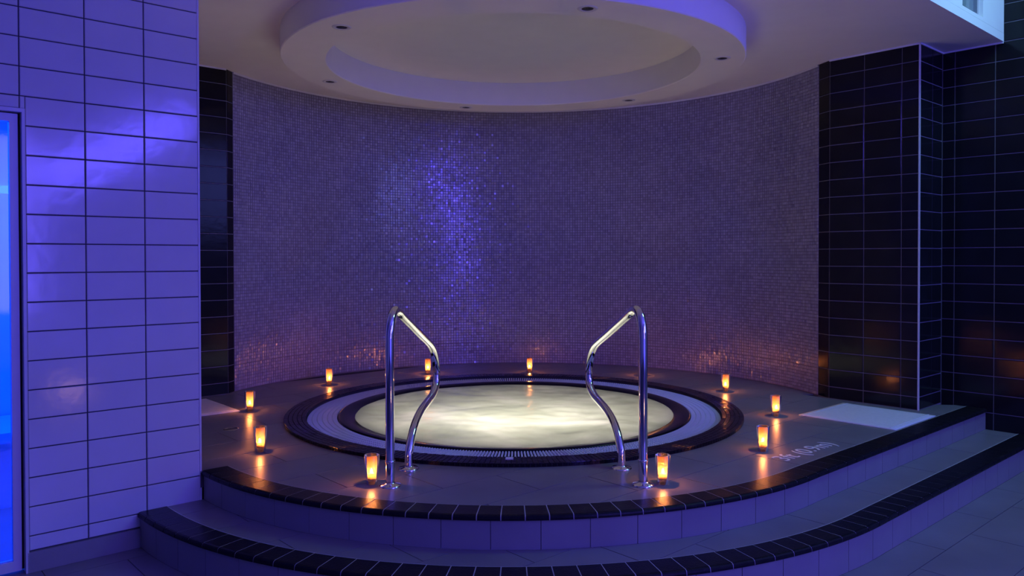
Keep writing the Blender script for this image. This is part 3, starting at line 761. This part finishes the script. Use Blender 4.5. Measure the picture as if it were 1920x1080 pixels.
# churning water
def water_mesh():
    bm = bmesh.new(); nr, na = 60, 160; rows_ = []
    from mathutils import noise
    for i in range(nr+1):
        r = (RW+0.004)*i/nr; row = []
        for k in range(na):
            a = 2*math.pi*k/na; x, y = r*math.cos(a), r*math.sin(a)
            h = 0.010*noise.noise(Vector((x*2.6, y*3.0, 1.3)))+0.005*noise.noise(Vector((x*7, y*8, 4.1)))
            h *= min(1.0, (RW+0.004-r)/0.25+0.25)
            row.append(bm.verts.new((x, y, h)))
            if i == 0: break
        rows_.append(row)
    for k in range(na): bm.faces.new((rows_[0][0], rows_[1][k], rows_[1][(k+1) % na]))
    for i in range(1, nr):
        for k in range(na):
            k2 = (k+1) % na; bm.faces.new((rows_[i][k], rows_[i+1][k], rows_[i+1][k2], rows_[i][k2]))
    return bm_mesh('pool_water', bm, M['water'], True)
wa = tag(link('pool_water', water_mesh(), mw=Matrix.Translation((CX, CY, -0.009))), 'churning pale lit water in the round tub', 'water', kind='stuff')

# ---------------------------------------------------------------- handrails
def catmull(pts, n):
    out = []; P = [pts[0]*2-pts[1]]+pts+[pts[-1]*2-pts[-2]]
    for i in range(1, len(P)-2):
        for k in range(n):
            t = k/n; a, b, c, d = P[i-1], P[i], P[i+1], P[i+2]
            out.append(0.5*((2*b)+(c-a)*t+(2*a-5*b+4*c-d)*t*t+(3*b-a-3*c+d)*t*t*t))
    out.append(pts[-1]); return out
def tube(path, rad, ns=20):
    vv, ff = [], []; n = len(path); prev = None
    for i, p in enumerate(path):
        t = (path[min(i+1, n-1)]-path[max(i-1, 0)]).normalized()
        if prev is None: x = t.orthogonal().normalized()
        else: x = (prev-t*prev.dot(t)).normalized()
        prev = x; y = t.cross(x)
        for k in range(ns):
            a = 2*math.pi*k/ns; vv.append(p+x*(rad*math.cos(a))+y*(rad*math.sin(a)))
    for i in range(n-1):
        for k in range(ns):
            k2 = (k+1) % ns; ff.append((i*ns+k, i*ns+k2, (i+1)*ns+k2, (i+1)*ns+k))
    ff.append(tuple(range(ns-1, -1, -1))); ff.append(tuple((n-1)*ns+k for k in range(ns)))
    return vv, ff
RAIL = [(0.0, 0.0), (0.0, 0.25), (0.0, 0.50), (0.0, 0.70), (0.004, 0.775), (0.03, 0.845), (0.085, 0.882), (0.15, 0.873), (0.21, 0.848), (0.36, 0.791), (0.55, 0.718), (0.72, 0.655),
        (0.80, 0.620), (0.86, 0.575), (0.905, 0.51), (0.925, 0.43), (0.90, 0.36), (0.82, 0.318), (0.70, 0.295), (0.57, 0.270), (0.46, 0.228), (0.385, 0.170), (0.335, 0.10), (0.325, 0.05), (0.3225, 0.0)]
FL = mesh_of('flange', *lathe([(0.024, 0.02), (0.027, 0.014), (0.052, 0.009), (0.057, 0.004), (0.057, 0.0)], 32), M['chrome'], True)
CLR = mesh_of('collar', *lathe([(0.0225, -0.006), (0.0255, -0.005), (0.0255, 0.005), (0.0225, 0.006)], 24), M['chrome'], True)
def handrail(base, back, label):
    base = Vector((*base, 0)); d = Vector((*back, 0))-base; L = d.length; d.normalize()
    r = tag(empty('handrail', base), label, 'handrail', 'chrome handrails at the pool')
    pts = [d*t+Z*z for t, z in RAIL]
    path = catmull(pts, 8)
    v, f = tube(path, 0.0225)
    link('rail_tube', mesh_of('rail_tube', v, f, M['chrome'], True), parent=r)
    link('flange', FL, parent=r); link('flange', FL, parent=r, mw=Matrix.Translation(d*0.3225))
    link('collar', CLR, parent=r, mw=Matrix.Translation((0, 0, 0.125)))
    return r
handrail((-0.671, 3.950), (-0.624, 4.268), 'polished chrome handrail left of the pool entry')
handrail((0.608, 3.958), (0.540, 4.268), 'polished chrome handrail right of the pool entry')

# ---------------------------------------------------------------- candles in glasses
H = 0.150
gv, gf = lathe([(0.0002, 0.032), (0.0288, 0.032), (0.0303, 0.036), (0.0355, H-0.002), (0.0370, H), (0.0385, H-0.002), (0.0333, 0.030)], 32)
G_GLASS = mesh_of('glass', gv, gf, M['votive'], True)
gv, gf = lathe([(0.0333, 0.0299), (0.0315, 0.004), (0.029, 0.0), (0.0002, 0.0)], 32)
G_BASE = mesh_of('glass_foot', gv, gf, M['votive_base'], True)
tv, tf = lathe([(0.0002, 0.0), (0.019, 0.0), (0.0195, 0.022), (0.0188, 0.022), (0.0186, 0.016)], 24); T_CUP = mesh_of('cup', tv, tf, M['tin'], True)
tv, tf = lathe([(0.0186, 0.001), (0.0186, 0.017), (0.014, 0.0178), (0.0002, 0.0175)], 24); T_WAX = mesh_of('wax', tv, tf, M['wax'], True)
tv, tf = lathe([(0.0008, 0.017), (0.0008, 0.027), (0.0002, 0.0275)], 8); T_WICK = mesh_of('wick', tv, tf, M['wick'], True)
tv, tf = lathe([(0.0003, 0.022), (0.0050, 0.025), (0.0072, 0.031), (0.0064, 0.037), (0.0034, 0.044), (0.0003, 0.050)], 16); T_FLM = mesh_of('flame', tv, tf, M['flame'], True)
cand = [((-0.770, 3.985), 'beside the front post of the left handrail'), ((-1.564, 4.660), 'nearest the left end of the black step edge'),
        ((-2.060, 5.905), 'at the tip of the left bath mat'), ((-1.761, 7.118), 'back left by the curved mosaic wall'),
        ((-0.945, 7.800), 'at the back seen just left of the left handrail'), ((0.069, 7.860), 'at the back seen between the two handrails'),
        ((1.165, 7.670), 'at the back half hidden by the right handrail post'), ((1.748, 6.740), 'back right by the black pool rim'),
        ((1.840, 5.690), 'near the tip of the right bath mat'), ((1.429, 4.652), 'beside the white depth lettering'), ((0.711, 3.976), 'beside the front post of the right handrail')]
for (x, y), wh in cand:
    rz = random.uniform(0, 6)
    g = tag(empty('votive_glass', (x, y, 0.0), rz), 'glowing orange frosted candle glass '+wh, 'candle holder', 'candle glasses around the pool')
    link('glass', G_GLASS, parent=g); link('glass_foot', G_BASE, parent=g)
    dx, dy = random.uniform(-0.004, 0.004), random.uniform(-0.004, 0.004)
    t = tag(empty('tealight_candle', (x+dx, y+dy, 0.0325), rz), 'lit tealight inside the candle glass '+wh, 'candle', 'lit tealights inside the glasses')
    link('cup', T_CUP, parent=t); link('wax', T_WAX, parent=t); link('wick', T_WICK, parent=t); link('flame', T_FLM, parent=t)
    l = bpy.data.lights.new('candle_light', 'POINT'); l.energy = 13.0; l.color = (1.0, 0.54, 0.27); l.shadow_soft_size = 0.008
    lo = bpy.data.objects.new('candle_light', l); COL.objects.link(lo); lo.location = (x+dx, y+dy, 0.0325+0.038)

# ---------------------------------------------------------------- bath mats, drain, lettering
def bath_mat(corner_uv, su, sv, label):
    n = 24; th = 0.009; w = 0.69
    bm = bmesh.new(); grid = {}
    for i in range(n+1):
        for j in range(n+1):
            x, y = w*i/n-w/2, w*j/n-w/2
            e = min(i, n-i, j, n-j)
            z = th*(0.55 if e == 0 else 0.9 if e == 1 else 1.0)+random.uniform(-0.0005, 0.0005)
            grid[i, j] = bm.verts.new((x, y, z))
    for i in range(n):
        for j in range(n): bm.faces.new((grid[i, j], grid[i+1, j], grid[i+1, j+1], grid[i, j+1]))
    ed = [e for e in bm.edges if e.is_boundary]
    ex = bmesh.ops.extrude_edge_only(bm, edges=ed)
    for q in ex['geom']:
        if isinstance(q, bmesh.types.BMVert): q.co.z = 0.0005
    cu, cv = corner_uv; c = W(cu+su*w/2, cv+sv*w/2, 0)
    o = tag(empty('bath_mat', c, math.atan2(U.y, U.x)), label, 'bath mat', 'white bath mats')
    link('towelling', bm_mesh('towelling', bm, M['towel'], True), parent=o)
    vv, ff = [], []
    for a in (-1, 1):
        for b2 in (0, 1):
            y = a*(w/2-0.045)
            if b2 == 0: prism(vv, ff, [(-w/2+0.02, y-0.006), (w/2-0.02, y-0.006), (w/2-0.02, y+0.006), (-w/2+0.02, y+0.006)], th-0.001, th+0.0015)
    link('border_band', mesh_of('border_band', vv, ff, M['towel']), parent=o)
    return o
bath_mat((6.022, 2.185), -1, 1, 'white square bath mat beside the black tiled wall on the right')
bath_mat((2.386, 5.802), -1, 1, 'white square bath mat partly behind the white tiled wall')
dr_ = tag(empty('floor_drain', (-1.968, 5.275, 0.0)), 'small dark round floor drain on the deck left of the pool', 'floor drain')
link('rim', mesh_of('rim', *lathe([(0.036, 0.001), (0.040, 0.005), (0.046, 0.005), (0.050, 0.001)], 32), M['steel'], True), parent=dr_)
link('cover', mesh_of('cover', *lathe([(0.038, 0.002), (0.020, 0.003), (0.0003, 0.003)], 32), M['black_hole'], True), parent=dr_)
for k in range(3):
    vv, ff = [], []; y = (k-1)*0.016; L = math.sqrt(0.03**2-y*y)
    prism(vv, ff, [(-L, y-0.003), (L, y-0.003), (L, y+0.003), (-L, y+0.003)], 0.0026, 0.0048)
    link('grid_bar', mesh_of('grid_bar', vv, ff, M['steel']), parent=dr_)
# depth lettering painted on the deck
cu = bpy.data.curves.new('depth_lettering', 'FONT'); cu.body = '3ft (0.9m)'; cu.size = 0.15; cu.extrude = 0.0004; cu.space_character = 1.0; cu.resolution_u = 4
tmp = bpy.data.objects.new('tmp', cu); COL.objects.link(tmp)
bpy.context.view_layer.update()
me = bpy.data.meshes.new_from_object(tmp.evaluated_get(bpy.context.evaluated_depsgraph_get()))
bpy.data.objects.remove(tmp); me.name = 'depth_lettering'; me.materials.clear(); me.materials.append(M['paint'])
xs = [v.co.x for v in me.vertices]; sc = 0.585/(max(xs)-min(xs))
base = Vector((1.488, 4.415, 0.0006))
tag(link('depth_lettering', me, mw=Matrix.Translation(base) @ Matrix.Rotation(math.atan2(U.y, U.x), 4, 'Z') @ Matrix.Diagonal((sc, sc*1.0, 1, 1))), 'white painted depth lettering reading 3ft (0.9m) on the deck', 'lettering')
bpy.context.view_layer.update()
